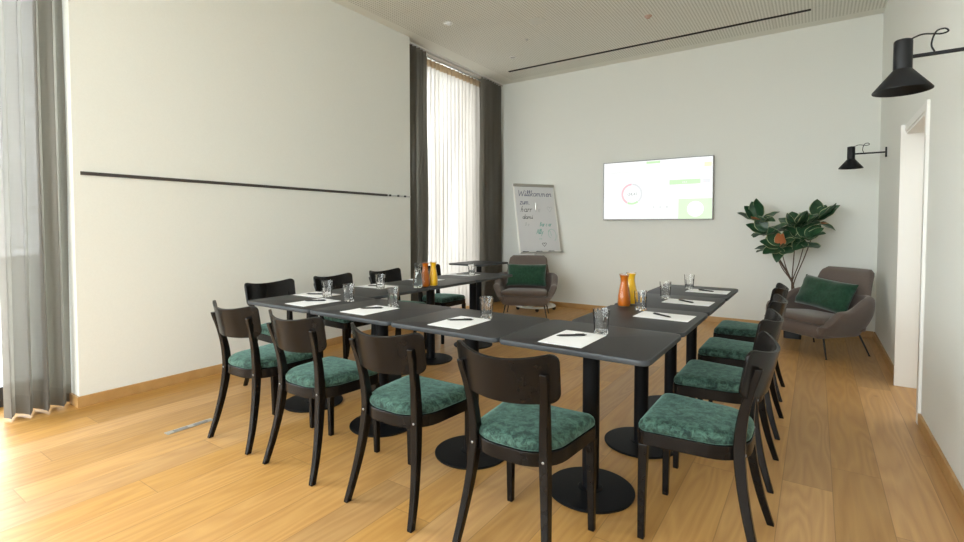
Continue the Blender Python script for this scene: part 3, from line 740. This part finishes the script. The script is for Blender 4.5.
arm(A1, .045, 6.07, a2, 'taupe upholstered armchair with green cushion in the back right corner by the plant')
for (x, y, rz, w, lb, sd) in ((-3.37, 6.08, a1, .57, 'dark green lumbar cushion on the armchair in front of the flip chart', 1), (.045, 6.07, a2, .60, 'dark green rumpled cushion on the armchair in the back right corner', 5)):
    p = pillow(w, .33, .14, lb, sd)
    M = Matrix.Translation((x, y, 0)) @ Matrix.Rotation(rz, 4, 'Z') @ Matrix.Translation((-.0, .062, .578)) @ Matrix.Rotation(math.radians(-22), 4, 'X') @ Matrix.Rotation(math.radians(0 if sd == 1 else 5), 4, 'Y')
    p.matrix_world = M

# ------------------------------------------------------------------ flip chart
t = empty('flip_chart', (-3.555, 6.705, 0), math.radians(57)); tag(t, 'white mobile flip chart with handwritten welcome sheet beside the back left corner', 'flip chart')
# local: board faces -Y
bm = bmesh.new(); n = 40; rr_ = [(.27, .045), (.305, .045), (.315, .055), (.305, .068), (.27, .068), (.262, .057)]
rings = [[(r * math.cos(2 * PI * k / n), r * math.sin(2 * PI * k / n), z) for r, z in rr_] for k in range(n)]
rings.append(rings[0]); loft(bm, rings, False, False); bmesh.ops.remove_doubles(bm, verts=bm.verts[:], dist=1e-4)
for a in (90, 210, 330):
    c, s = math.cos(math.radians(a)), math.sin(math.radians(a)); tube(bm, [(0, 0, .056), (c * .28, s * .28, .056)], .016, 8)
build('base_ring', bm, m_white, t)
for a in (30, 102, 174, 246, 318):
    c, s = math.cos(math.radians(a)) * .288, math.sin(math.radians(a)) * .288
    bm = bmesh.new(); lathe(bm, [(.001, -.014), (.022, -.014), (.026, -.009), (.026, .009), (.022, .014), (.001, .014)], 20, cap0=True, cap1=True)
    bmesh.ops.transform(bm, matrix=Matrix.Translation((c, s, .026)) @ Matrix.Rotation(PI / 2, 4, 'X'), verts=bm.verts[:])
    tube(bm, [(c, s, .04), (c, s, .052)], .006, 8); build('caster', bm, m_plasticb, t)
bm = bmesh.new(); tube(bm, [(0, 0, .05), (0, 0, 1.62)], .019, 16); tube(bm, [(0, 0, 1.0), (0, 0, 1.05)], .026, 16); build('column', bm, m_alu, t)
lean = Matrix.Translation((0, -.03, 1.39)) @ Matrix.Rotation(math.radians(-13), 4, 'X')
def onb(o): o.matrix_local = lean; return o
BW, BH = .355, .54
bm = bmesh.new(); box(bm, -BW, BW, -.012, .012, -BH, BH); board = onb(build('board', bm, m_white, t, False, .004))
def onboard(name, bm, m, bev=0): return build(name, bm, m, board, False, bev)
bm = bmesh.new(); box(bm, -.335, .335, -.0150, -.0121, -BH + .035, BH - .04); onboard('paper_sheet', bm, mat('flipchart_paper', (.64, .65, .67), .6, spec=.2))
bm = bmesh.new(); box(bm, -.35, .35, -.034, -.012, BH - .045, BH - .005); onboard('paper_clamp', bm, mat('grey_clamp', (.34, .33, .29), .45), .003)
bm = bmesh.new(); box(bm, -.355, .355, -.055, -.012, -BH - .004, -BH + .006); box(bm, -.355, .355, -.055, -.050, -BH + .006, -BH + .018); onboard('pen_tray', bm, m_alu, .001)
for i, (x, nm) in enumerate(((-.26, 'left end'), (-.03, 'middle'), (.18, 'right half'))):
    bm = bmesh.new(); tube(bm, [(-.05, 0, 0), (.035, 0, 0), (.05, 0, 0)], [.011, .011, .006], 12); mk_ = build('whiteboard_marker', bm, m_plasticb, None)
    bm = bmesh.new(); tube(bm, [(-.052, 0, 0), (-.015, 0, 0)], .0122, 12); build('cap', bm, m_blackmetal, mk_)
    tag(mk_, 'black marker pen on the flip chart tray, at its %s' % nm, 'marker pen', 'marker pens on the flip chart tray')
    mk_.matrix_world = Matrix.Translation((-3.555, 6.705, 0)) @ Matrix.Rotation(math.radians(57), 4, 'Z') @ lean @ Matrix.Translation((x, -.035, -BH + .0185)) 
# handwriting: stroke letters drawn with a marker (units: x-height 1)
def arc(cx, cy, rx, ry, a0, a1, n=8): return [(cx + rx * math.cos(math.radians(a0 + (a1 - a0) * k / n)), cy + ry * math.sin(math.radians(a0 + (a1 - a0) * k / n))) for k in range(n + 1)]
GL_ = {
 'W': (1.7, [[(0, 1.9), (.35, 0), (.75, 1.5), (1.1, 0), (1.5, 1.9)]]), 'i': (.5, [[(0, .1), (.15, 1), (.2, .1), (.45, .1)], [(.2, 1.4), (.22, 1.5)]]),
 'l': (.5, [[(0, .1), (.35, 1.6), (.2, 1.9), (.1, 1.5), (.2, .1), (.45, .1)]]), 'k': (.8, [[(.05, 0), (.25, 1.9)], [(.65, 1), (.15, .5), (.7, 0)]]),
 'o': (.8, [arc(.35, .5, .33, .5, 90, 450, 12)]), 'm': (1.3, [[(0, 0), (.1, 1)], [(.08, .7), (.3, 1), (.45, .8), (.45, 0)], [(.45, .7), (.7, 1), (.85, .8), (.9, .1), (1.1, .1)]]),
 'n': (.85, [[(0, 0), (.1, 1)], [(.08, .7), (.35, 1), (.5, .8), (.55, .1), (.75, .1)]]), 'e': (.75, [[(.05, .5), (.6, .6)] + arc(.35, .5, .3, .5, 20, 320, 10)]),
 'z': (.7, [[(0, 1), (.5, 1), (0, 0), (.55, 0)]]), 'u': (.85, [[(.05, 1), (.1, .2), (.3, 0), (.55, .3), (.6, 1)], [(.6, 1), (.65, 0)]]), '.': (.4, [[(.1, 0), (.14, .05)]]),
 'h': (.85, [[(.05, 0), (.25, 1.9)], [(.1, .7), (.4, 1), (.5, .7), (.5, 0)]]), 'a': (.85, [arc(.33, .5, .32, .48, 40, 400, 12) + [(.62, 1), (.65, 0), (.8, .1)]]),
 'r': (.6, [[(.05, 0), (.1, 1)], [(.08, .7), (.3, 1), (.5, .9)]]), 'd': (.85, [arc(.33, .5, .3, .48, 40, 400, 12), [(.75, 1.9), (.62, 0), (.8, .1)]]),
 'B': (1.0, [[(.1, 0), (.2, 1.8)], [(.2, 1.8), (.7, 1.5), (.25, 1.0), (.8, .6), (.1, 0)]]), 'A': (1.1, [[(0, 0), (.5, 1.8), (.9, 0)], [(.2, .7), (.8, .7)]]), 'c': (.7, [arc(.35, .5, .3, .5, 50, 310, 8)]), ' ': (.6, []),
 'y': (.8, [[(0, 1), (.3, .2)], [(.65, 1), (.1, -.8)]]), 'f': (.6, [[(.5, 1.8), (.25, 1.6), (.2, -.2)], [(0, .9), (.5, .9)]]), 's': (.6, [[(.5, .9), (.15, .85), (.45, .3), (.05, .1)]])}
def ribbon(bm, pts, w):
    for a, b in zip(pts, pts[1:]):
        a = Vector(a); b = Vector(b); d = (b - a)
        if d.length < 1e-6: continue
        d.normalize(); p = Vector((-d.y, d.x)) * w / 2; a2_ = a - d * w * .3; b2_ = b + d * w * .3
        q = [a2_ + p, a2_ - p, b2_ - p, b2_ + p]
        lo = [bm.verts.new((v_.x, -.0151, v_.y)) for v_ in q]; hi = [bm.verts.new((v_.x, -.0156, v_.y)) for v_ in q]
        bm.faces.new(hi)
        for k in range(4): bm.faces.new((lo[k], lo[(k + 1) % 4], hi[(k + 1) % 4], hi[k]))
def write(txt, x, z, h, w, m, slant=.25, sx=1.0, jitter=0):
    bm = bmesh.new(); cx = x
    for ch in txt:
        adv, st = GL_[ch]
        for s in st: ribbon(bm, [(cx + (px * sx + py * slant) * h, z + py * h) for px, py in s], w)
        cx += adv * h * sx
    o = build('handwritten_line', bm, m, board, False); return o
m_ink = mat('blue_black_ink', (.06, .07, .16), .6); m_ink2 = mat('dark_ink', (.08, .09, .10), .6); m_teal = mat('teal_ink', (.10, .38, .32), .6); m_tealp = mat('pale_teal_ink', (.30, .52, .47), .6); m_grey_i = mat('pale_ink', (.42, .45, .46), .6)
write('Willkommen', -.29, .345, .048, .008, m_ink, sx=1.36)
write('zum.', -.27, .215, .045, .008, m_ink, sx=1.2)
write('harr', -.27, .10, .045, .008, m_ink2, sx=1.5); write('i e', -.02, .10, .045, .005, m_grey_i)
write('dami', -.25, -.01, .034, .008, m_ink2, sx=1.5)
write('B e', -.22, -.12, .03, .005, m_grey_i); write('Bar cab', .03, -.125, .035, .007, m_teal, sx=1.15) if False else write('Bar c ar', .03, -.125, .035, .007, m_teal, sx=1.0)
write('Ally', -.04, -.245, .04, .007, m_teal); write('a e', .0, -.33, .02, .004, m_tealp)
bm = bmesh.new(); ribbon(bm, arc(.215, -.24, .05, .07, 120, 260), .006); ribbon(bm, arc(.23, -.27, .07, .10, -60, 150), .006); ribbon(bm, [(.20, -.20), (.22, -.28)], .006); build('drawn_doodle', bm, m_tealp, board, False)
bm = bmesh.new(); ribbon(bm, arc(.215, .16, .022, .02, 180, 0) + arc(.26, .16, .022, .02, 180, 0) + [(.235, .10), (.193, .16)], .005); build('drawn_heart', bm, m_grey_i, board, False)
bm = bmesh.new(); ribbon(bm, arc(.06, -.40, .018, .015, 180, 0) + arc(.095, -.40, .018, .015, 180, 0), .007); ribbon(bm, [(.04, -.40), (.075, -.44), (.113, -.40)], .007); build('drawn_heart', bm, m_ink2, board, False)

# ------------------------------------------------------------------ plant
t = empty('potted_rubber_plant', (-.20, 6.62, 0)); tag(t, 'variegated broad-leaved plant on bare stems in a black pot by the right armchair', 'plant')
bm = bmesh.new(); o = rpoly([(-.085, -.085, .02), (.085, -.085, .02), (.085, .085, .02), (-.085, .085, .02)])
prof = [(1, 0), (1.04, .36), (1.08, .42), (1.0, .42), (.96, .37), (.5, .365)]
loft(bm, [[(x * k, y * k, z) for x, y in o] for k, z in prof]); build('pot', bm, m_plasticb, t)
bm = bmesh.new(); lathe(bm, [(.001, .382), (.06, .378), (.078, .368)], 20, cap0=True); build('soil', bm, mat('dark_soil', (.03, .02, .015), .9), t)
m_stem = mat('brown_stem', (.09, .055, .035), .7)
m_leafg = speckle(mat('dark_leaf_green', (.02, .075, .03), .35, spec=.45), 14, (.010, .042, .018), (.030, .095, .040), .3, .7)
m_leafe = mat('cream_leaf_margin', (.38, .42, .24), .45)
m_leafb = mat('rust_leaf', (.42, .14, .05), .6)
def leaf_mesh(name, green, Lh, Wd, curl):
    bm = bmesh.new(); nu_, nv = 14, 8
    g_ = []
    for i in range(nu_ + 1):
        u = i / nu_; w = Wd * (math.sin(PI * u ** .85) ** .75) if 0 < u < 1 else 0
        row = []
        for j in range(nv + 1):
            v_ = [-1, -.90, -.55, -.22, 0, .22, .55, .90, 1][j]
            row.append(bm.verts.new((v_ * w + .001 * (v_), u * Lh, curl * u * u * Lh - .12 * w * (1 - abs(v_)) * 1.5 + .004 * math.sin(u * 14 + v_ * 3) * abs(v_))))
        g_.append(row)
    for i in range(nu_):
        for j in range(nv):
            f = bm.faces.new((g_[i][j], g_[i + 1][j], g_[i + 1][j + 1], g_[i][j + 1])); f.material_index = 1 if j in (0, nv - 1) else 0
    bmesh.ops.recalc_face_normals(bm, faces=bm.faces[:])
    me = bpy.data.meshes.new(name); bm.to_mesh(me); bm.free(); me.materials.append(green); me.materials.append(m_leafe)
    me.polygons.foreach_set('use_smooth', [True] * len(me.polygons)); return me
LM = [leaf_mesh('leaf', m_leafg, .20, .068, -.25), leaf_mesh('leaf', m_leafg, .21, .075, .15), leaf_mesh('leaf', m_leafg, .17, .062, -.5)]
LMr = leaf_mesh('rust_leaf', m_leafb, .15, .045, .2)
def px(xp, yp, Y):  # point on plane y=Y seen at a picture position (used once to read off stem ends)
    f = 492.; a = (xp - 482) / f; b_ = (243 - yp) / f
    rt = Vector((math.cos(yaw), math.sin(yaw), 0)); fw = Vector((-math.sin(yaw), math.cos(yaw), 0)); up = Vector((0, 0, 1))
    F = fw * math.cos(pitch) - up * math.sin(pitch); U = fw * math.sin(pitch) + up * math.cos(pitch)
    d = rt * a + U * b_ + F; return d * (Y / d.y) + Vector((0, 0, CAM_H))
heads = [((760, 218), 6.60, 8), ((766, 232), 6.55, 8), ((780, 246), 6.48, 10), ((796, 226), 6.60, 10), ((806, 238), 6.52, 9), ((818, 219), 6.66, 9), ((772, 247), 6.66, 6)]
lr = random.Random(12); base_p = Vector((-.20, 6.62, 0))
cam_p = Vector((0, 0, CAM_H))
for k, ((a_, b_), Y, nl) in enumerate(heads):
    hp = px(a_, b_, Y) - base_p
    s0 = Vector((lr.uniform(-.03, .03), lr.uniform(-.03, .03), .37)); s1 = Vector((lr.uniform(-.015, .015) - .01, lr.uniform(-.02, .02), .62)); s2 = s1.lerp(hp, .5) + Vector((0, 0, -.03))
    bm = bmesh.new(); C = catmull([s0, s1, s2, hp], 5); tube(bm, C, [.008 - .004 * i / (len(C) - 1) for i in range(len(C))], 8); build('stem', bm, m_stem, t)
    out = (hp - s1); out.z = abs(out.z) * .9; out.normalize(); out = (out + Vector((0, -.55, .12))).normalized()
    if k == 2: out = Vector((-.1, -.75, .65)).normalized()
    for q in range(nl):
        ang = q * 2.399 + k; tilt = .55 + .75 * (q % 3) / 2 + lr.uniform(-.1, .1)
        ax = out.orthogonal().normalized(); ax.rotate(Matrix.Rotation(ang, 3, out))
        d = (out * math.cos(tilt) + ax * math.sin(tilt)).normalized()
        me = LMr if (k, q) in ((0, 4), (2, 3), (2, 6), (5, 5)) else lr.choice(LM)
        lf = bpy.data.objects.new('leaf', me); COL.objects.link(lf); lf.parent = t
        if me is LMr: lf['label'] = 'rust-brown leaf'
        up_ = (out - d * out.dot(d)).normalized(); sx = d.cross(up_).normalized(); sc = lr.uniform(.95, 1.25)
        start = hp - out * (.05 * (q / nl)) + d * .008
        if (start + base_p + d * .2 * sc).y > BY - .02: d.y = -abs(d.y) * .3; d.normalize(); up_ = (out - d * out.dot(d)).normalized(); sx = d.cross(up_).normalized()
        M = Matrix((sx, d, up_)).transposed().to_4x4(); lf.matrix_local = Matrix.Translation(start) @ M @ Matrix.Scale(sc, 4)
